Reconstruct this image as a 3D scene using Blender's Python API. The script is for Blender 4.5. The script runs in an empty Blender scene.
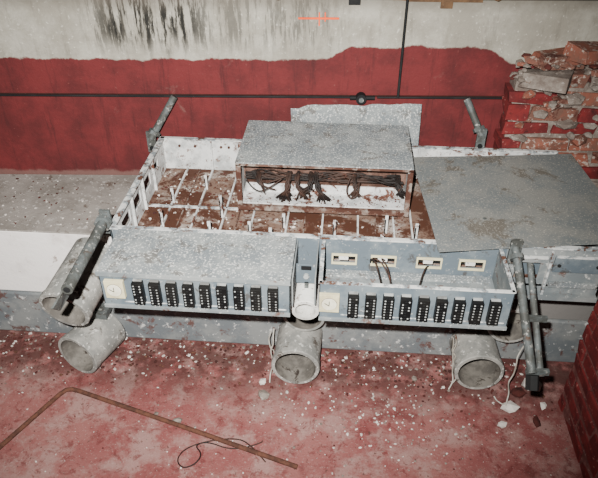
import bpy, math, random
from math import radians, sin, cos, pi
from mathutils import Vector, Matrix
random.seed(7)

# ------------------------------------------------------------------ materials
def lin(c):
    return tuple(((v/255.0)/12.92 if v/255.0<=0.04045 else ((v/255.0+0.055)/1.055)**2.4) for v in c)+(1.0,)

class NT:
    def __init__(s,name):
        s.m=bpy.data.materials.new(name); s.m.use_nodes=True
        s.t=s.m.node_tree; s.n=s.t.nodes; s.l=s.t.links
        s.b=s.n['Principled BSDF']
        s.tc=s.n.new('ShaderNodeTexCoord')
    def coord(s,scale=(1,1,1)):
        mp=s.n.new('ShaderNodeMapping'); mp.inputs['Scale'].default_value=scale
        s.l.new(s.tc.outputs['Object'],mp.inputs['Vector']); return mp.outputs[0]
    def noise(s,scale,detail=6,rough=0.6,co=None,dist=0):
        n=s.n.new('ShaderNodeTexNoise'); n.inputs['Scale'].default_value=scale
        n.inputs['Detail'].default_value=detail; n.inputs['Roughness'].default_value=rough
        n.inputs['Distortion'].default_value=dist
        s.l.new(co if co else s.tc.outputs['Object'],n.inputs['Vector']); return n.outputs['Fac']
    def ramp(s,fac,a,b):
        r=s.n.new('ShaderNodeMapRange'); r.inputs[1].default_value=a; r.inputs[2].default_value=b
        r.interpolation_type='SMOOTHSTEP'
        s.l.new(fac,r.inputs[0]); return r.outputs[0]
    def mix(s,fac,a,b):
        m=s.n.new('ShaderNodeMix'); m.data_type='RGBA'
        if isinstance(fac,(int,float)): m.inputs[0].default_value=fac
        else: s.l.new(fac,m.inputs[0])
        for i,v in ((6,a),(7,b)):
            if isinstance(v,tuple): m.inputs[i].default_value=v
            else: s.l.new(v,m.inputs[i])
        return m.outputs[2]
    def math(s,op,a,b=0.0,clamp=False):
        m=s.n.new('ShaderNodeMath'); m.operation=op; m.use_clamp=clamp
        for i,v in ((0,a),(1,b)):
            if isinstance(v,(int,float)): m.inputs[i].default_value=v
            else: s.l.new(v,m.inputs[i])
        return m.outputs[0]
    def sep(s):
        x=s.n.new('ShaderNodeSeparateXYZ'); s.l.new(s.tc.outputs['Object'],x.inputs[0]); return x.outputs
    def finish(s,col,rough=0.8,metal=0.0,bump=None,bs=0.3,bd=0.004,spec=0.3):
        if isinstance(col,tuple): s.b.inputs['Base Color'].default_value=col
        else: s.l.new(col,s.b.inputs['Base Color'])
        s.b.inputs['Roughness'].default_value=rough; s.b.inputs['Metallic'].default_value=metal
        s.b.inputs['Specular IOR Level'].default_value=spec
        if bump is not None:
            bn=s.n.new('ShaderNodeBump'); bn.inputs['Strength'].default_value=bs; bn.inputs['Distance'].default_value=bd
            s.l.new(bump,bn.inputs['Height']); s.l.new(bn.outputs[0],s.b.inputs['Normal'])
        return s.m

def weathered(name,base,dirt,dirt_lo=0.45,dirt_hi=0.6,scale=8,speck=(180,180,175),speck_th=0.62,speck_sc=70,
              rust=(84,50,36),rust_th=0.62,rust_sc=14,rust_w=1.0,rough=0.75,metal=0.0,bs=0.3,spec=0.25,right_grey=False):
    t=NT(name)
    c=t.mix(t.ramp(t.noise(scale,8,0.65),dirt_lo,dirt_hi),lin(base),lin(dirt))
    c=t.mix(t.math('MULTIPLY',t.ramp(t.noise(rust_sc,8,0.7,dist=0.4),rust_th,rust_th+0.07),rust_w),c,lin(rust))
    sp=t.noise(speck_sc,5,0.7)
    c=t.mix(t.ramp(sp,speck_th,speck_th+0.08),c,lin(speck))
    if right_grey:   # bare cement where the whitewash stops, to the right
        c=t.mix(t.ramp(t.math('ADD',t.sep()[0],t.math('MULTIPLY',sp,0.3)),0.05,0.25),c,lin((116,113,110)))
    return t.finish(c,rough,metal,sp,bs,0.003,spec)

M_grey=weathered('galvanised_grey_paint',(104,110,112),(128,131,130),speck_th=0.60,rust_th=0.58,rust_w=.8)
M_greytop=weathered('dusty_grey_sheet',(104,110,113),(130,134,133),0.40,0.62,12,speck=(190,190,186),speck_th=0.54,speck_sc=150,rust=(80,74,68),rust_th=0.54,rust_sc=16,rust_w=.7)
M_face=weathered('blue_grey_panel',(84,94,101),(103,111,115),speck_th=0.60,speck=(140,142,141),rust=(62,58,54),rust_th=0.57,rust_w=.8)
M_lid=weathered('dusty_lid_sheet',(96,100,100),(112,112,108),0.42,0.6,6,speck=(142,138,130),speck_th=0.55,speck_sc=170,rust=(76,68,58),rust_th=0.55,rust_sc=7,rust_w=.7)
M_white=weathered('peeling_white_paint',(200,200,198),(160,162,161),0.44,0.64,18,speck=(118,98,88),speck_th=0.58,rust=(84,50,38),rust_th=0.55,rust_sc=16)
M_rim=weathered('chipped_rim',(190,190,187),(122,129,132),0.45,0.55,30,speck_th=0.7,rust=(82,56,44),rust_th=0.53,rust_sc=30)
M_trayfloor=weathered('rusty_tray_floor',(158,148,140),(112,90,78),0.38,0.54,9,speck=(68,44,34),speck_th=0.54,speck_sc=70,rust=(70,42,30),rust_th=0.47,rust_sc=6)
M_rustframe=weathered('rusty_frame',(132,122,114),(88,64,54),0.4,0.58,20,speck_th=0.64,rust=(66,40,31),rust_th=0.47,rust_sc=22)
M_inrust=weathered('shaded_rusty_interior',(104,80,70),(74,52,44),0.4,0.6,16,speck=(150,144,138),speck_th=0.61,rust=(54,36,29),rust_th=0.53)  # rust, with the shadow beneath the hood worked into its dark tone
M_pipe=weathered('cement_pipe',(118,118,114),(146,144,138),0.42,0.6,12,speck=(190,188,182),speck_th=0.57,speck_sc=60,rust=(78,72,66),rust_th=0.55,rough=0.85,bs=0.6)
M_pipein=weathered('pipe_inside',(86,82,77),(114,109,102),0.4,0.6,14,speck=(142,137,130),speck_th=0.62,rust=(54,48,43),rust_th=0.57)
M_steel=weathered('dirty_steel',(88,93,93),(66,67,64),0.4,0.6,20,speck=(146,145,140),speck_th=0.57,rust=(72,54,43),rust_th=0.57,rough=0.6,metal=0.2)
M_rust=weathered('rusty_rod',(90,58,45),(66,43,35),0.4,0.6,30,speck=(118,86,69),speck_th=0.62,rough=0.9)
M_conc=weathered('concrete',(138,132,126),(112,106,100),0.4,0.62,5,speck=(170,166,160),speck_th=0.57,speck_sc=60,rust=(90,79,72),rust_th=0.58,rough=0.95,bs=0.6)
M_whitewash=weathered('whitewashed_concrete',(230,225,221),(204,197,193),0.45,0.65,6,speck=(176,166,160),speck_th=0.64,speck_sc=40,rust=(150,136,128),rust_th=0.62,rust_sc=9,rough=0.95,bs=0.6,right_grey=True)
M_plinth=weathered('grey_painted_plinth',(96,101,104),(120,122,121),0.42,0.6,6,speck=(184,183,180),speck_th=0.58,speck_sc=35,rust=(86,64,60),rust_th=0.56,rough=0.9,bs=0.5)
M_brickred=weathered('red_painted_brick',(108,36,36),(86,31,32),0.4,0.6,16,speck=(142,90,84),speck_th=0.59,speck_sc=60,rust=(62,27,27),rust_th=0.60,rough=0.9,bs=0.7)
M_brickbare=weathered('broken_brick',(124,74,60),(100,72,62),0.4,0.6,14,speck=(156,140,130),speck_th=0.54,speck_sc=50,rust=(76,42,35),rust_th=0.56,rough=0.95,bs=0.8)
M_mortar=weathered('mortar',(126,117,109),(100,89,82),0.4,0.6,22,speck=(160,152,145),speck_th=0.58,rough=0.95,bs=0.9)
M_mortred=weathered('dusty_red_mortar',(122,78,74),(98,56,54),0.4,0.6,22,speck=(148,120,114),speck_th=0.58,rough=0.95,bs=0.9)
M_wood=weathered('old_wood',(98,74,52),(70,52,38),0.4,0.6,12,speck=(118,98,76),rough=0.9)
M_black=weathered('black_bakelite',(12,12,13),(22,21,20),speck=(60,59,56),speck_th=0.66,rust_th=0.75,rough=0.5)
M_wire=weathered('rusty_black_wire',(22,17,15),(52,36,29),speck=(84,66,56),speck_th=0.62,rust_th=0.58,rust=(72,42,32),rough=0.6)
M_cream=weathered('cream_plastic',(196,188,152),(172,162,130),speck_th=0.66,rust_th=0.68)
M_dial=weathered('dial_face',(216,211,190),(194,188,166),speck_th=0.75,rust_th=0.75)
M_contact=weathered('contact_metal',(150,152,150),(100,100,98),speck_th=0.7,rust_th=0.7,rough=0.4)
M_dark=weathered('dark_void_metal',(16,17,18),(26,26,26),speck=(76,76,74),speck_th=0.70,rust_th=0.72)
M_ceram=weathered('white_ceramic',(206,204,198),(178,176,170),speck=(130,126,119),speck_th=0.58,rust_th=0.60)
M_string=weathered('grubby_cord',(176,172,163),(136,130,120),speck_th=0.7,rust_th=0.6)
M_orange=weathered('orange_tape',(230,84,26),(208,72,24),speck_th=0.8,rust_th=0.8)
M_chipw=weathered('plaster_chip',(200,193,186),(164,153,146),speck_th=0.6,rust_th=0.66,rough=1)
M_chipr=weathered('brick_chip',(76,38,34),(54,29,26),speck_th=0.66,rust_th=0.6,rough=1)
M_dusk=weathered('dark_recess_wall',(44,36,30),(32,28,24),speck=(70,60,52),speck_th=0.64,rough=1)  # darkness of the far recess and wall groove put into the colour

# floor
t=NT('worn_red_floor')
n1=t.noise(2.2,8,0.65); n2=t.noise(7,10,0.72); n3=t.noise(130,6,0.7); n4=t.noise(20,8,0.75,dist=0.5)
c=t.mix(t.ramp(n1,0.40,0.60),lin((134,86,82)),lin((120,66,64)))
c=t.mix(t.math('MULTIPLY',t.ramp(n2,0.45,0.60),0.8),c,lin((146,116,110)))
c=t.mix(t.math('MULTIPLY',t.ramp(n4,0.53,0.63),0.75),c,lin((96,42,41)))
c=t.mix(t.math('MULTIPLY',t.ramp(t.noise(4,9,0.74),0.54,0.63),0.65),c,lin((90,38,37)))
c=t.mix(t.math('MULTIPLY',t.ramp(n3,0.56,0.68),0.6),c,lin((174,154,147)))
c=t.mix(t.ramp(t.noise(65,5,0.7),0.59,0.67),c,lin((76,50,45)))
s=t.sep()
near=t.math('MULTIPLY',t.ramp(s[1],1.34,1.58),t.ramp(t.noise(12,6,0.7),0.36,0.54))  # red-brown debris tone, with shadow under the boxes put into the colour
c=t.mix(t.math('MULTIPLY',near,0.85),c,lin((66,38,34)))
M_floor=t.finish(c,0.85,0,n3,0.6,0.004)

# parapet wall (object coords: x along wall, z up)
t=NT('red_dado_wall')
s=t.sep()
n=t.noise(5,8,0.7); nb=t.noise(60,6,0.7); nz=t.noise(11,6,0.65)
step=t.math('MULTIPLY',t.ramp(s[0],1.18,1.26),0.048)
edge=t.math('ADD',t.math('ADD',step,0.968),t.math('MULTIPLY',t.math('SUBTRACT',nz,0.5),0.05))
edge=t.math('SUBTRACT',edge,t.math('MULTIPLY',t.ramp(s[0],1.72,1.86),0.06))
above=t.ramp(t.math('SUBTRACT',s[2],edge),-0.004,0.004)
red=t.mix(t.ramp(n,0.38,0.62),lin((94,34,35)),lin((74,28,29)))
red=t.mix(t.ramp(nb,0.62,0.72),red,lin((108,58,54)))
red=t.mix(t.math('MULTIPLY',t.ramp(t.noise(7,9,0.75,dist=0.8),0.60,0.70),0.4),red,lin((112,82,76)))
s3=t.noise(1,6,0.75,co=t.coord((24,1,2.5)))
red=t.mix(t.math('MULTIPLY',t.ramp(s3,0.52,0.66),0.5),red,lin((46,22,23)))
low=t.math('SUBTRACT',1.0,t.ramp(t.math('ADD',s[2],t.math('MULTIPLY',nz,0.05)),0.53,0.545))
red=t.mix(t.math('MULTIPLY',low,0.7),red,lin((108,82,76)))
grey=t.mix(t.ramp(n,0.36,0.62),lin((160,156,145)),lin((134,129,118)))
grey=t.mix(t.ramp(nb,0.58,0.68),grey,lin((178,174,163)))
streak=t.noise(1,6,0.75,co=t.coord((40,1,5)))
dm=t.math('MULTIPLY',t.ramp(s[0],0.30,0.44),t.math('SUBTRACT',1.0,t.math('MULTIPLY',t.ramp(s[0],0.68,0.80),0.45)))
dm=t.math('MULTIPLY',dm,t.math('SUBTRACT',1.0,t.ramp(s[0],1.12,1.3)))
dm=t.math('MULTIPLY',dm,t.ramp(t.math('ADD',s[2],t.math('MULTIPLY',t.noise(1,2,0.5,co=t.coord((30,1,1))),0.16)),1.05,1.15))
grey=t.mix(t.math('MULTIPLY',t.ramp(streak,0.46,0.55),dm),grey,lin((30,29,26)))
s2=t.noise(1,6,0.75,co=t.coord((14,1,3)))
grey=t.mix(t.math('MULTIPLY',t.ramp(s2,0.50,0.68),0.55),grey,lin((96,91,82)))
grime=t.math('MULTIPLY',t.ramp(s[2],1.12,1.18),0.6)
grey=t.mix(grime,grey,lin((84,77,68)))
c=t.mix(above,red,grey)
M_wall=t.finish(c,0.8,0,nb,0.5,0.004,0.25)

# ------------------------------------------------------------------ mesh builder
class MB:
    def __init__(s): s.v=[];s.f=[];s.mi=[];s.mats=[]
    def m(s,mat):
        if mat not in s.mats: s.mats.append(mat)
        return s.mats.index(mat)
    def add(s,vs,fs,mat):
        o=len(s.v); s.v+= [tuple(p) for p in vs]; k=s.m(mat)
        for f in fs: s.f.append(tuple(i+o for i in f)); s.mi.append(k)
    def box(s,x0,x1,y0,y1,z0,z1,mat,R=None,jit=0.0):
        vs=[Vector((x,y,z)) for x in (x0,x1) for y in (y0,y1) for z in (z0,z1)]
        if jit: vs=[v+Vector([random.uniform(-jit,jit) for _ in range(3)]) for v in vs]
        if R is not None:
            c=Vector(((x0+x1)/2,(y0+y1)/2,(z0+z1)/2)); vs=[R@(v-c)+c for v in vs]
        s.add(vs,[(0,1,3,2),(4,6,7,5),(0,4,5,1),(2,3,7,6),(0,2,6,4),(1,5,7,3)],mat)
    def cyl(s,p0,p1,r,mat,n=20,r1=None):
        p0=Vector(p0);p1=Vector(p1);d=(p1-p0).normalized();r1=r if r1 is None else r1
        q=d.to_track_quat('Z','Y'); vs=[]
        for p,rr in((p0,r),(p1,r1)):
            for i in range(n):
                a=2*pi*i/n; vs.append(p+q@Vector((rr*cos(a),rr*sin(a),0)))
        s.add(vs,[(i,(i+1)%n,n+(i+1)%n,n+i) for i in range(n)]+[tuple(range(n-1,-1,-1)),tuple(range(n,2*n))],mat)
    def tube(s,p0,p1,r,ri,mat,mat_in,n=40,wob=0.0,floor_y=True):
        # hollow pipe, mouth at p0, closed inside at p1
        p0=Vector(p0);p1=Vector(p1);d=(p1-p0).normalized(); q=d.to_track_quat('Z','Y')
        def ring(p,rr): 
            return [p+q@Vector((rr*(1+wob*sin(3*2*pi*i/n))*cos(2*pi*i/n),rr*sin(2*pi*i/n),0)) for i in range(n)]
        rings=[ring(p1,r),ring(p0+d*0.028,r),ring(p0+d*0.026,r*1.04),ring(p0+d*0.003,r*1.04),ring(p0,r*1.01),ring(p0,ri),ring(p1-d*0.01,ri)]
        for k in range(len(rings)-1):
            mat_k=mat if k<5 else mat_in
            vs=rings[k]+rings[k+1]
            s.add(vs,[(i,n+i,n+(i+1)%n,(i+1)%n) for i in range(n)],mat_k)
        s.add(rings[-1],[tuple(range(n))],mat_in); s.add(rings[0],[tuple(range(n-1,-1,-1))],mat)
    def chunk(s,c,r,mat,flat=0.6):
        import bmesh
        bm=bmesh.new(); bmesh.ops.create_icosphere(bm,subdivisions=1,radius=r)
        a=random.uniform(0,6.28);ex=random.uniform(.6,1.6)
        vs=[]
        for v in bm.verts:
            k=random.uniform(.65,1.2); x=v.co.x*k*ex;y=v.co.y*k;z=v.co.z*k*flat
            vs.append((c[0]+x*cos(a)-y*sin(a),c[1]+x*sin(a)+y*cos(a),c[2]+z))
        s.add(vs,[tuple(v.index for v in f.verts) for f in bm.faces],mat); bm.free()
    def done(s,name,parent=None,bevel=0.0,smooth=False,loc=(0,0,0),rz=0.0):
        me=bpy.data.meshes.new(name); me.from_pydata(s.v,[],s.f); 
        for m in s.mats: me.materials.append(m)
        for p,k in zip(me.polygons,s.mi): p.material_index=k; p.use_smooth=smooth
        me.validate(); me.update()
        o=bpy.data.objects.new(name,me); bpy.context.collection.objects.link(o)
        o.location=loc;o.rotation_euler=(0,0,rz)
        if bevel:
            b=o.modifiers.new('bevel','BEVEL'); b.width=bevel; b.segments=2; b.limit_method='ANGLE'
        if smooth:
            e=o.modifiers.new('es','EDGE_SPLIT'); e.split_angle=radians(40)
        if parent: o.parent=parent
        return o
def empty(name,loc=(0,0,0)):
    e=bpy.data.objects.new(name,None); bpy.context.collection.objects.link(e); return e
def curve(name,pts_list,r,mat,parent=None,cyc=False,smooth=True):
    cu=bpy.data.curves.new(name,'CURVE'); cu.dimensions='3D'; cu.bevel_depth=r; cu.bevel_resolution=3
    for pts in pts_list:
        if smooth:
            sp=cu.splines.new('NURBS'); sp.points.add(len(pts)-1)
            for p,q in zip(sp.points,pts): p.co=(*q,1)
            sp.order_u=3; sp.use_endpoint_u=True
        else:
            sp=cu.splines.new('POLY'); sp.points.add(len(pts)-1)
            for p,q in zip(sp.points,pts): p.co=(*q,1)
    cu.materials.append(mat)
    o=bpy.data.objects.new(name,cu); bpy.context.collection.objects.link(o)
    if parent: o.parent=parent
    return o

# ------------------------------------------------------------------ room
b=MB(); b.box(-4,4,-2.5,4.2,-0.1,0,M_floor); b.done('floor')
WL=dict(loc=(-1.25,2.085,0),rz=radians(3.6))
b=MB(); b.box(-2.5,4.5,0.0,0.38,0,0.829,M_wall); b.box(-2.5,4.5,0.010,0.38,0.829,0.835,M_dusk); b.box(-2.5,4.5,0.002,0.38,0.835,1.175,M_wall)
wb=b.done('wall_back',bevel=0.003,**WL)
b=MB(); b.box(-2.5,4.5,1.3,1.4,0,3,M_dusk); b.done('wall_far',**WL)

# stepped ledge
b=MB()
b.box(-4,4,1.69,2.02,0,0.205,M_plinth)
b.done('wall_plinth',bevel=0.006)
b=MB()
yb=lambda x: 2.083+0.0629*(x+1.25)
def wedge(z0,z1,y0,mat):
    x0,x1=-4,1.0
    vs=[(x0,y0,z0),(x1,y0,z0),(x1,yb(x1),z0),(x0,yb(x0),z0),(x0,y0,z1),(x1,y0,z1),(x1,yb(x1),z1),(x0,yb(x0),z1)]
    b.add(vs,[(3,2,1,0),(4,5,6,7),(0,1,5,4),(1,2,6,5),(2,3,7,6),(3,0,4,7)],mat)
wedge(0.207,0.487,1.70,M_whitewash); wedge(0.4875,0.494,1.697,M_conc)
b.done('wall_ledge',bevel=0.008)

# wall services
b=MB()
b.cyl((1.445,-0.012,0.835),(1.445,-0.012,1.18),0.0048,M_dark)
b.done('vertical_conduit',smooth=True,**WL)
b=MB()
b.cyl((-2.4,-0.007,0.832),(1.27,-0.007,0.832),0.004,M_dark); b.cyl((1.37,-0.007,0.832),(2.0,-0.007,0.832),0.004,M_dark)
b.cyl((1.31,-0.001,0.832),(1.31,-0.03,0.832),0.019,M_dark); b.cyl((1.31,-0.03,0.832),(1.31,-0.036,0.832),0.009,M_steel)
b.cyl((1.27,-0.012,0.832),(1.36,-0.012,0.832),0.008,M_dark)
b.done('wall_cable',smooth=True,**WL)
b=MB()
b.box(1.08,1.22,-0.004,-.001,1.112,1.118,M_orange); b.box(1.15,1.154,-0.0045,-.001,1.09,1.135,M_orange)
b.box(1.17,1.174,-0.0045,-.001,1.105,1.135,M_orange)
b.done('orange_tape_mark',**WL)
b=MB(); b.box(0.50,1.30,0.01,0.09,1.170,1.194,M_wood,R=Matrix.Rotation(0.01,3,'Z')); b.box(1.34,1.70,0.0,0.10,1.170,1.192,M_wood,R=Matrix.Rotation(-0.03,3,'Z')); b.box(0.2,1.1,0.16,0.22,1.177,1.21,M_wood)
b.box(1.25,1.29,-.004,0.05,1.160,1.21,M_dark); b.box(1.56,1.60,-0.005,0.04,1.150,1.205,M_wood)
for i in range(260):
    x=random.uniform(-0.2,3.0); b.chunk((x,random.uniform(0.0,0.3),1.177+0.004),random.uniform(.005,.018),random.choice([M_mortar,M_chipr,M_wood,M_wood,M_dusk]))
b.done('wall_top_rubble',**WL)

# ------------------------------------------------------------------ cabinet
cab=empty('electrical_cabinet')
Zt=0.68; Zb=0.55
XL,XR=-0.69,0.78; YF,YB=1.48,2.085
b=MB()
b.box(XL,XR,YF,YB,Zb-0.012,Zb-0.004,M_grey)
b.box(XL+0.006,XR-0.006,YF+0.006,YB-0.006,Zb-0.003,Zb,M_trayfloor)
b.box(XL,XR,YB-0.003,YB,Zb,Zt,M_grey); b.box(XL,XR,YB-0.007,YB-0.0035,Zb,Zt-0.004,M_white)
b.box(XL,XR,YB-0.014,YB+0.002,Zt-0.003,Zt+0.002,M_rim)
for x in (-0.5,-0.4,0.28): b.box(x,x+0.006,YB-0.016,YB-0.007,Zb,Zt,M_white)
for x in (-0.62,-0.56,-0.46,-0.43): b.cyl((x,YB-.012,Zt-.03),(x,YB-.007,Zt-.03),.005,M_rust,10)
def slotwall(ax,pos0,pos1,a0,a1,slots,z0,z1,mat):
    def bx(p,q,zz0,zz1):
        if ax=='x': b.box(pos0,pos1,p,q,zz0,zz1,mat)
        else: b.box(p,q,pos0,pos1,zz0,zz1,mat)
    cur=a0
    for (s0,s1,h0,h1) in slots:
        bx(cur,s0,z0,z1); bx(s0,s1,z0,h0); bx(s0,s1,h1,z1); cur=s1
    bx(cur,a1,z0,z1)
sl=[(1.56,1.64,.60,.645),(1.68,1.76,.60,.645),(1.80,1.88,.60,.645),(1.94,1.985,.61,.64)]
slotwall('x',XL,XL+0.003,YF,YB,sl,Zb,Zt,M_grey)
slotwall('x',XL+0.0035,XL+0.007,YF,YB,sl,Zb,Zt-0.003,M_white)
b.box(XL-0.004,XL+0.016,YF,YB,Zt-0.003,Zt+0.002,M_rim)
for y in (1.66,1.78,1.91): b.box(XL+0.007,XL+0.016,y,y+0.006,Zb,Zt,M_white)
b.box(XR-0.004,XR,YF,YB,Zb,Zt,M_grey)
wins=[(x-0.033,x+0.033,.594,.620) for x in (0.020,0.137,0.272,0.397)]
slotwall('y',YF,YF+0.004,XL,0.49,wins,Zb,Zt,M_face)
b.box(XL,XR,YF-0.004,YF+0.012,Zt-0.002,Zt+0.003,M_rim)
for (x0,x1,z0,z1) in wins:
    for q in ((x0-.005,x1+.005,z1,z1+.006),(x0-.005,x1+.005,z0-.006,z0),(x0-.005,x0,z0,z1),(x1,x1+.005,z0,z1)):
        b.box(q[0],q[1],YF-0.006,YF-0.0005,q[2],q[3],M_cream)
    b.box(x0-.005,x1+.005,YF+0.03,YF+0.034,z0-.01,z1+.01,M_dark)
    xm=(x0+x1)/2; b.box(xm-.016,xm+.012,YF+0.004,YF+0.03,z0+.004,z1-.006,M_ceram)
slotwall('y',YF,YF+0.004,0.49,XR,[(0.525,0.595,.565,.625)],Zb-0.04,Zt,M_grey)
b.box(0.5,XR,YF+0.04,YF+0.044,Zb,Zt-0.02,M_face)
b.box(0.63,0.77,YF-0.008,YF,.60,.650,M_face); b.box(0.63,0.77,YF-0.010,YF-.002,.652,.657,M_rim)
b.box(0.63,0.77,YF-0.012,YF-.002,.545,.56,M_greytop)
for x in (.645,.755): b.cyl((x,YF-.012,.625),(x,YF-.008,.625),.005,M_dark,10)
b.box(0.50,XR,YF-0.02,YF,Zb-0.05,Zb-0.035,M_grey)
b.box(0.615,0.622,YF-0.012,YF,Zb-0.05,Zt-0.01,M_rim)
b.box(0.52,0.61,YF-0.010,YF-0.002,.645,.652,M_rim)
for x in (-0.60,-0.50,-0.40,-0.30,-0.18,-0.06,0.06,0.18,0.24):
    b.box(x,x+0.006,YF+0.012,YB-0.01,Zb,Zb+0.008,M_white)
for x in (-0.55,-0.35,-0.12,0.12): b.box(x,x+0.004,YF+0.012,YB-0.01,Zb,Zb+0.004,M_rustframe)
b.box(XL+0.01,0.27,1.585,1.592,Zb,Zb+0.008,M_rim); b.box(XL+0.01,-0.345,1.80,1.807,Zb,Zb+0.008,M_rim)
for (x,y,h) in ((-0.60,1.56,.06),(-0.60,1.68,.07),(-0.60,1.83,.06),(-0.42,1.60,.085),(-0.41,1.75,.09),(-0.22,1.58,.085),(-0.19,1.70,.06),
                (-0.03,1.56,.075),(-0.02,1.66,.07),(0.13,1.58,.08),(0.15,1.70,.07),(0.245,1.66,.07),(-0.50,1.93,.06),(-0.30,1.66,.05)):
    b.box(x,x+0.010,y,y+0.005,Zb,Zb+h,M_white); b.box(x,x+0.004,y,y+0.014,Zb,Zb+h*0.8,M_white)
b.box(XL+0.1,XR-0.1,1.72,YB-0.05,0.496,Zb-0.013,M_grey)
for i in range(520):
    b.chunk((random.uniform(-.68,.24),random.uniform(1.5,1.76),Zb+.002),random.uniform(.0015,.006),random.choice([M_rust,M_rust,M_chipr,M_chipw,M_inrust]))
for i in range(320):
    b.chunk((random.uniform(-.68,-.35),random.uniform(1.76,2.05),Zb+.002),random.uniform(.0015,.006),random.choice([M_rust,M_rust,M_chipr,M_chipw,M_inrust]))
b.done('tray',cab,bevel=0.0008)

def relay(b,x,yf,zc):
    w=.029;h=.074
    b.box(x-w/2,x+w/2,yf-.020,yf,zc-h/2,zc+h/2,M_black)
    for i in range(7):
        z=zc+h/2-.007-i*.0098
        for dx in (-.0085,.0085):
            if random.random()<0.8:
                b.box(x+dx-.0022,x+dx+.0022,yf-.0222,yf-.020,z-.0016,z+.0016,M_contact)
        b.box(x-.003,x+.003,yf-.0212,yf-.020,z-.0012,z+.0012,M_dark)
    for dx in (-.006,.006): b.cyl((x+dx,yf-.012,zc-h/2-.010),(x+dx,yf-.012,zc-h/2),.0022,M_contact,8)
    b.box(x-w/2+.002,x+w/2-.002,yf-.008,yf,zc+h/2,zc+h/2+.004,M_contact)
def clock(b,x,yf,zc):
    b.box(x-.027,x+.027,yf-.012,yf,zc-.030,zc+.030,M_cream)
    b.cyl((x,yf-.012,zc),(x,yf-.0135,zc),.0215,M_mortar,28)
    b.cyl((x,yf-.0135,zc),(x,yf-.015,zc),.0205,M_dial,28)
    b.box(x-.014,x+.002,yf-.0165,yf-.015,zc-.001,zc+.001,M_black,R=Matrix.Rotation(0.6,3,'Y'))
    b.box(x-.001,x+.001,yf-.0165,yf-.015,zc-.002,zc+.012,M_black)

b=MB(); x0,x1,y0,y1,z0,z1=-0.655,-0.125,1.275,1.478,0.556,0.682
b.box(x0-.004,x1+.002,y0-.004,y1,z1-.003,z1,M_greytop)
b.box(x0,x1,y0,y0+.003,z0,z1-.003,M_face); b.box(x0,x1,y0,y1,z0,z0+.003,M_grey)
b.box(x0,x0+.003,y0,y1,z0,z1-.003,M_grey); b.box(x1-.003,x1,y0,y1,z0,z1-.003,M_grey)
b.box(x0-.004,x1+.002,y0-.007,y0-.004,z1-.014,z1,M_grey)
b.box(x0,x1,y0-.006,y0,z0-.003,z0+.008,M_grey)
b.box(x0+.06,x1-.01,y0-.003,y0,z0+.018,z0+.021,M_rim)
for i in range(9): relay(b,-0.545+i*.0468,y0,0.620)
clock(b,-0.613,y0,0.625)
b.done('covered_relay_box',cab,bevel=0.0008)

b=MB(); x0,x1,y0,y1=-0.045,0.468,1.268,1.478
b.box(x0,x1,y0,y0+.003,z0,z1,M_face); b.box(x0,x1,y0,y1,z0,z0+.003,M_grey)
b.box(x0,x0+.003,y0,y1,z0,z1,M_grey); b.box(x1-.003,x1,y0,y1,z0,z1,M_grey)
b.box(x0,x1,y0-.002,y0+.010,z1,z1+.003,M_rim)
b.box(x0-.003,x0+.008,y0,y1,z1,z1+.003,M_rim); b.box(x1-.008,x1+.003,y0,y1,z1,z1+.003,M_rim)
b.box(x0,x1,y0-.006,y0,z0-.003,z0+.008,M_grey)
b.box(x0+.06,x1-.01,y0-.003,y0,z0+.018,z0+.021,M_rim)
b.box(x0+.01,x1-.01,y1-.03,y1-.001,z0+.003,z0+.010,M_greytop)
for i in range(9): relay(b,0.047+i*.0468,y0,0.620)
clock(b,-0.017,y0,0.622)
for i in range(9): b.box(0.035+i*.0468,0.057+i*.0468,y0+.004,y0+.05,0.60,0.645,M_black)
b.done('open_relay_box',cab,bevel=0.0008)
curve('relay_wires',[[(0.10,1.47,.61),(0.105,1.42,.66),(0.12,1.38,.63),(0.13,1.32,.62)],
                     [(0.14,1.47,.615),(0.12,1.44,.65),(0.15,1.40,.64),(0.155,1.34,.60)],
                     [(0.10,1.475,.60),(0.09,1.43,.655),(0.135,1.41,.655),(0.16,1.36,.60)],
                     [(0.27,1.47,.60),(0.25,1.42,.64),(0.235,1.37,.60)]],0.0022,M_wire,cab)
b=MB()
b.box(-.122,-.118,1.29,1.478,.575,.672,M_grey); b.box(-.060,-.056,1.30,1.478,.575,.672,M_grey)
b.box(-.118,-.060,1.40,1.404,.57,.64,M_face); b.box(-.104,-.074,1.398,1.400,.62,.635,M_dark)
b.cyl((-.089,1.39,.60),(-.089,1.40,.60),.008,M_contact)
b.done('centre_bracket',cab,bevel=0.001)

# hooded box in the tray
b=MB(); x0,x1,y0,y1,z0,z1=-0.345,0.228,1.77,2.076,0.605,0.766
b.box(x0-.003,x1+.003,y0-.012,y1,z1-.004,z1,M_greytop)
b.box(x0,x0+.003,y0,y1,z0,z1-.004,M_grey); b.box(x0+.003,x0+.006,y0,y1,z0,z1-.004,M_white)
b.box(x1-.003,x1,y0,y1,z0,z1-.004,M_grey); b.box(x1-.006,x1-.003,y0,y1,z0,z1-.004,M_white)
b.box(x0,x1,y0,y1,z0-.004,z0,M_white); b.box(x0,x1,y1-.004,y1,z0,z1-.004,M_inrust)
b.box(x0-.003,x1+.003,y0-.010,y0,z1-.014,z1-.004,M_rustframe); b.box(x0-.003,x1+.003,y0-.014,y0+.004,z0-.022,z0-.004,M_rustframe)
b.box(x0-.003,x0+.014,y0-.010,y0,z0-.01,z1-.01,M_rustframe); b.box(x1-.014,x1+.003,y0-.010,y0,z0-.01,z1-.01,M_rustframe)
for x in (x0+.01,x1-.03): 
    for y in (y0+.01,y1-.03): b.box(x,x+.02,y,y+.02,Zb,z0-.004,M_rustframe)
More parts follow.
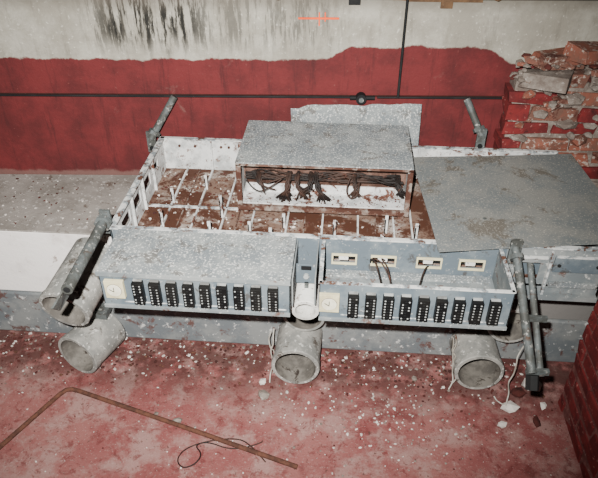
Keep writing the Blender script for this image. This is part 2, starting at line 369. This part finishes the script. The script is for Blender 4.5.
b.box(x0+.015,x1-.015,y0+.075,y0+.079,z0,z0+.034,M_white)
b.box(x0+.015,x1-.015,y0+.079,y0+.12,z0+.032,z0+.036,M_inrust)
b.box(x0+.006,x1-.006,y0+.10,y0+.104,z0+.036,z1-.004,M_inrust)
b.cyl((x0+.02,y0+.05,z0+.07),(x1-.02,y0+.05,z0+.072),.005,M_wire,10)
for i in range(160): b.chunk((random.uniform(x0+.02,x1-.02),random.uniform(y0,y0+.07),z0+.002),random.uniform(.001,.004),random.choice([M_rust,M_inrust,M_chipr]))
b.done('hooded_terminal_box',cab,bevel=0.0008)
ws=[]
def bundle(cx,dx,n,L,sp):
    for i in range(n):
        o=random.uniform(-sp,sp); y=y0+random.uniform(.01,.035); q=random.uniform(-.008,.008); L2=L*random.uniform(.75,1.1)
        ws.append([(cx+o*.4,y+.02,z0+.10),(cx+o*.5+q,y,z0+.10-L2*.15),(cx+dx*.3-o*.9,y-.012,z0+.10-L2*.45),(cx+dx*.8+o*1.1,y-.02,z0+.10-L2*.8),(cx+dx+o*1.4+q,y-.012+q,z0+.10-L2)])
bundle(-.175,-.014,26,.09,.018); bundle(-.148,.018,14,.075,.014); bundle(-.085,.030,24,.09,.015); bundle(-.10,-.014,12,.065,.018)
bundle(.045,.006,16,.065,.014); bundle(.185,.02,16,.06,.020); bundle(-.28,.03,6,.05,.02)
ws+= [[(.03,y0+.02,z0+.10),(.015,y0,z0+.07),(.03,y0-.01,z0+.035),(.06,y0,z0+.045),(.06,y0+.01,z0+.09)],
      [(-.30,y0+.03,z0+.095),(-.26,y0+.0,z0+.075),(-.22,y0-.0,z0+.09),(-.18,y0+.02,z0+.10)],
      [(-.32,y0+.03,z0+.07),(-.29,y0+.0,z0+.045),(-.25,y0-.0,z0+.05),(-.20,y0+.02,z0+.085)],
      [(.09,y0+.03,z0+.09),(.12,y0+.0,z0+.105),(.16,y0-.0,z0+.09),(.20,y0+.02,z0+.075)]]
for i in range(9):
    p=[]
    for k in range(14):
        p.append((x0+.02+k*.040,y0+.045+random.uniform(-.01,.012),z0+.085+random.uniform(-.016,.02)))
    ws.append(p)
curve('wire_harness',ws,0.0025,M_wire,cab)

# lid sheet (loose on the tray)
b=MB()
def sheet(b,q,z,th,mat,n=14,wave=0.002):
    q=[Vector((*p,0)) for p in q]; vs=[]
    for k in (0,1):
        for j in range(n+1):
            for i in range(n+1):
                u=i/n;v=j/n
                p=(q[0]*(1-u)+q[1]*u)*(1-v)+(q[3]*(1-u)+q[2]*u)*v
                h=wave*(1.5+sin(5*u+2*v)*.5+sin(7*v+u))
                vs.append((p.x,p.y,z+h+(th if k else 0)))
    N=(n+1)*(n+1); fs=[]
    for j in range(n):
        for i in range(n):
            a=j*(n+1)+i; fs.append((a,a+n+1,a+n+2,a+1)); fs.append((N+a,N+a+1,N+a+n+2,N+a+n+1))
    for i in range(n):
        a=i;fs.append((a,a+1,N+a+1,N+a)); a=n*(n+1)+i; fs.append((a+1,a,N+a,N+a+1))
        a=i*(n+1);fs.append((a+n+1,a,N+a,N+a+n+1)); a=i*(n+1)+n; fs.append((a,a+n+1,N+a+n+1,N+a))
    b.add(vs,fs,mat)
sheet(b,[(.285,1.425),(.87,1.518),(.816,2.044),(.246,1.975)],0.6845,0.003,M_lid)
b.cyl((0.44,1.60,0.688),(0.44,1.60,0.694),.006,M_steel,10)
b.done('metal_cover_sheet',cab)

# leaning sheet behind, ragged top
b=MB(); R=Matrix.Rotation(radians(-2),3,'X')@Matrix.Rotation(radians(2.5),3,'Z')@Matrix.Rotation(radians(-1.5),3,'Y')
N=16; vs=[]
for k in (0,1):
    for i in range(N+1):
        x=-0.2375+0.475*i/N; zt=0.162+random.uniform(-.003,.003)-(0.012 if i<2 else 0)-(.006 if i==9 else 0)
        vs.append(R@Vector((x,0.0015*(2*k-1),-0.16))+Vector((.045,2.112,.66))); vs.append(R@Vector((x,0.0015*(2*k-1),zt))+Vector((.045,2.112,.66)))
M2=2*(N+1); fs=[]
for i in range(N):
    a=2*i; fs+=[(a,a+2,a+3,a+1),(M2+a,M2+a+1,M2+a+3,M2+a+2),(a+1,a+3,M2+a+3,M2+a+1)]
fs+=[(0,1,M2+1,M2),(2*N,M2+2*N,M2+2*N+1,2*N+1)]
b.add(vs,fs,M_greytop)
b.done('leaning_metal_sheet')

# rods with clamps
def rod(name,p0,p1,r=0.0155,extra=None):
    b=MB(); p0=Vector(p0);p1=Vector(p1);d=(p1-p0).normalized()
    b.cyl(p0,p1,r,M_steel,24); b.cyl(p1-d*.004,p1+d*.001,r*.6,M_dark,16)
    b.cyl(p0+d*.02,p0+d*.034,r*1.7,M_steel,6)
    b.box(p0.x-.016,p0.x+.016,p0.y-.004,p0.y+.006,p0.z-.055,p0.z+.028,M_steel)
    b.cyl((p0.x,p0.y-.008,p0.z-.038),(p0.x,p0.y+.01,p0.z-.038),.009,M_dark,12)
    if extra: extra(b)
    return b.done(name,cab,smooth=False)
def armplate(b):
    vs=[(-.712,1.27,.700),(-.712,1.17,.695),(-.735,1.14,.66),(-.735,1.17,.625),(-.725,1.24,.64)]
    vs2=[(x+.006,y,z) for x,y,z in vs]
    n=5; b.add(vs+vs2,[tuple(range(n)),tuple(range(2*n-1,n-1,-1))]+[(i,n+i,n+(i+1)%n,(i+1)%n) for i in range(n)],M_steel)
rod('rod_a',(-.703,1.50,.702),(-.695,1.17,.700),extra=armplate)
rod('rod_b',(-.71,2.03,.700),(-.618,2.085,.845),r=.013)
rod('rod_c',(.500,2.085,.730),(.440,2.155,.840),r=.013)
def arm2(b):
    b.cyl((.545,1.43,.66),(.560,1.18,.47),.009,M_steel,16)
    b.box(.515,.575,1.17,1.182,.485,.50,M_steel); b.box(.52,.58,1.29,1.30,.565,.582,M_steel)
    b.cyl((.53,1.165,.49),(.53,1.14,.46),.018,M_dark,6)
rod('rod_d',(.505,1.46,.690),(.530,1.17,.49),r=.012,extra=arm2)

# ------------------------------------------------------------------ pipe stubs
def stub(name,p0,p1,r=.083,wob=0.01,extra=None):
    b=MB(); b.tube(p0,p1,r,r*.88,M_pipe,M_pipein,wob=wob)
    if extra: extra(b)
    return b.done(name,smooth=True)
stub('pipe_stub',(-.925,1.50,.087),(-.865,1.66,.087))
stub('pipe_stub',(-.132,1.505,.087),(-.126,1.685,.087))
stub('pipe_stub',(.515,1.53,.087),(.512,1.685,.087))
def prop(b):
    b.box(-.92,-.83,1.60,1.66,.180,.205,M_steel); b.cyl((-.87,1.63,.205),(-.87,1.63,.335),.012,M_steel)
stub('pipe_stub',(-.880,1.430,.375),(-.840,1.670,.43),r=.084,extra=prop)
stub('pipe_stub',(-.108,1.59,.262),(-.105,1.68,.262),r=.075)
stub('pipe_stub',(.60,1.59,.262),(.605,1.68,.262),r=.075)
b=MB(); b.tube((-.088,1.35,.505),(-.088,1.44,.515),.040,.03,M_ceram,M_ceram,n=28); b.box(-.094,-.082,1.40,1.41,.54,.575,M_steel)
b.done('ceramic_insulator',cab,smooth=True)

def wig(p,q,n=8,a=.012):
    P=Vector(p);Q=Vector(q); return [tuple(P.lerp(Q,i/n)+Vector([random.uniform(-a,a) for _ in range(3)])) for i in range(n+1)]
curve('frayed_cord',[wig((.43,1.60,.19),(.425,1.52,.01),a=.009),wig((.42,1.60,.18),(.44,1.53,.03),a=.012),wig((.63,1.52,.24),(.60,1.45,.02)),wig((.60,1.45,.02),(.575,1.50,.008),5,.006)],.0024,M_string)
curve('frayed_cord',[wig((-.225,1.6,.17),(-.215,1.50,.01),a=.009),wig((-.235,1.6,.16),(-.21,1.54,.03),a=.01)],.0024,M_string)

# ------------------------------------------------------------------ bricks
def courses(b,x0,x1,y0,y1,z0,z1,mats,drop=None,bh=.065,bl=.25,bw=.12,j=.004,along='x'):
    z=z0;k=0
    while z+bh<=z1+1e-4:
        off=(bl/2 if k%2 else 0)
        A0,A1=(x0,x1) if along=='x' else (y0,y1)
        a=A0-off
        while a<A1:
            p=max(a,A0);q=min(a+bl-.01,A1)
            if q-p>.03:
                B0,B1=(y0,y1) if along=='x' else (x0,x1)
                c=B0
                while c<B1-.02:
                    e=min(c+bw-.008,B1)
                    if not(drop and drop((p+q)/2,(c+e)/2,z)):
                        R=Matrix.Rotation(random.uniform(-.02,.02),3,'Z')
                        mt=mats(p) if callable(mats) else random.choice(mats)
                        if along=='x': b.box(p,q,c,e,z,z+bh-.004,mt,R=R,jit=j)
                        else: b.box(c,e,p,q,z,z+bh-.004,mt,R=R,jit=j)
                    c+=bw
            a+=bl
        z+=bh+.009;k+=1
    return z
b=MB(); courses(b,.797,1.17,.45,1.50,.002,.60,[M_brickred],along='y',bh=.055,bl=.2,j=.005)
b.box(.801,1.16,.455,1.497,0,.58,M_mortred)
b.done('brick_wall_stub',bevel=.005)
b=MB()
def drop(x,y,z):
    return (z>.90 and x<.66) or (z>.96 and random.random()<.35)
courses(b,.575,1.30,2.10,2.20,.50,1.03,lambda p: M_brickred if p<.62 else random.choice([M_brickbare,M_brickbare,M_mortar,M_brickred]),drop=drop,j=.009,bh=.05,bl=.17,bw=.10)
b.box(.59,1.29,2.112,2.20,.496,.93,M_mortar)
for (x,y,z,a,mt) in ((.72,2.15,.995,.25,M_brickbare),(.93,2.16,1.0,-.3,M_mortar),(.82,2.13,1.03,.5,M_brickbare),(.68,2.09,.945,-.4,M_mortar)):
    b.box(x-.075,x+.075,y-.045,y+.045,z-.024,z+.024,mt,R=Matrix.Rotation(a,3,'Z')@Matrix.Rotation(a*.15,3,'Y'),jit=.008)
for i in range(240): b.chunk((random.uniform(.59,1.25),random.uniform(2.08,2.19),random.choice([.92,.97,.94,.99])+.005),random.uniform(.006,.026),random.choice([M_mortar,M_mortar,M_chipr,M_brickbare]))
for i in range(26): b.chunk((random.uniform(.62,.95),2.098,random.uniform(.72,.92)),random.uniform(.012,.034),random.choice([M_mortar,M_mortar,M_brickbare]))
b.done('broken_brick_wall',bevel=.005)

# ------------------------------------------------------------------ floor items
curve('bent_iron_rod',[[(-1.20,1.02,.012),(-1.072,1.154,.012),(-.96,1.385,.012),(-.945,1.405,.012),(-.925,1.41,.012),(-.90,1.405,.012),(-.50,1.285,.012),(-.097,1.16,.012)]],.0078,M_rust,smooth=False)
curve('loose_wire',[[(-.20,1.175,.004),(-.25,1.225,.012),(-.30,1.255,.01),(-.40,1.24,.004),(-.47,1.205,.004),(-.488,1.16,.004),(-.46,1.130,.004),(-.42,1.145,.012),(-.405,1.18,.018),(-.44,1.215,.01),(-.40,1.235,.008),(-.32,1.21,.004),(-.24,1.235,.004),(-.22,1.25,.004)]],.0020,M_wire)
b=MB()
for i in range(1200):
    x=random.uniform(-1.3,.78); y=1.685-abs(random.gauss(0,.10)) 
    if y<1.2: continue
    r=random.uniform(.0015,.007); b.chunk((x,y,r*.4),r,random.choice([M_chipr,M_chipr,M_chipr,M_chipw,M_mortar,M_rust]))
for i in range(360):
    x=random.uniform(-1.3,.78); y=random.uniform(.95,1.68); r=random.uniform(.001,.0035)
    b.chunk((x,y,r*.4),r,random.choice([M_chipr,M_chipw,M_chipw,M_mortar]))
for i in range(280):
    x=random.gauss(.15,.22); y=random.gauss(1.42,.12); r=random.uniform(.0012,.0055)
    if y<1.68 and x<.78: b.chunk((x,y,r*.4),r,random.choice([M_chipw,M_chipw,M_mortar]))
for (x,y,r) in ((-.25,1.50,.018),(-.24,1.44,.022),(-.52,1.31,.016),(.62,1.45,.028),(.70,1.40,.022),(.58,1.38,.018),(.66,1.52,.026),(.74,1.47,.02),(-.60,1.33,.012),(.30,1.56,.015),(.72,1.56,.03)):
    b.chunk((x,y,r*.4),r,random.choice([M_chipw,M_mortar,M_chipr]))
b.done('floor_rubble')
b=MB()
for i in range(260):
    x=random.uniform(-1.6,-.74)
    b.chunk((x,random.uniform(1.72,yb(x)-.02),.496),random.uniform(.0015,.005),random.choice([M_chipw,M_chipr,M_mortar]))
b.done('ledge_debris')

# ------------------------------------------------------------------ light + camera
ld=bpy.data.lights.new('camera_flash','SPOT'); ld.energy=740; ld.shadow_soft_size=.015; ld.spot_size=radians(84); ld.spot_blend=1.0; ld.color=(1,.98,.94)
lo=bpy.data.objects.new('camera_flash',ld); bpy.context.collection.objects.link(lo)
lo.location=(-.08,-.02,1.87); lo.rotation_euler=(radians(57),0,radians(9))
w=bpy.data.worlds.new('world'); bpy.context.scene.world=w; w.use_nodes=True
w.node_tree.nodes['Background'].inputs[0].default_value=(.9,.9,.9,1); w.node_tree.nodes['Background'].inputs[1].default_value=.03
cd=bpy.data.cameras.new('camera'); cd.sensor_width=36; cd.lens=620/598*36
co=bpy.data.objects.new('camera',cd); bpy.context.collection.objects.link(co)
co.location=(0,0,1.75); co.rotation_euler=(radians(54),0,radians(4.5))
bpy.context.scene.camera=co
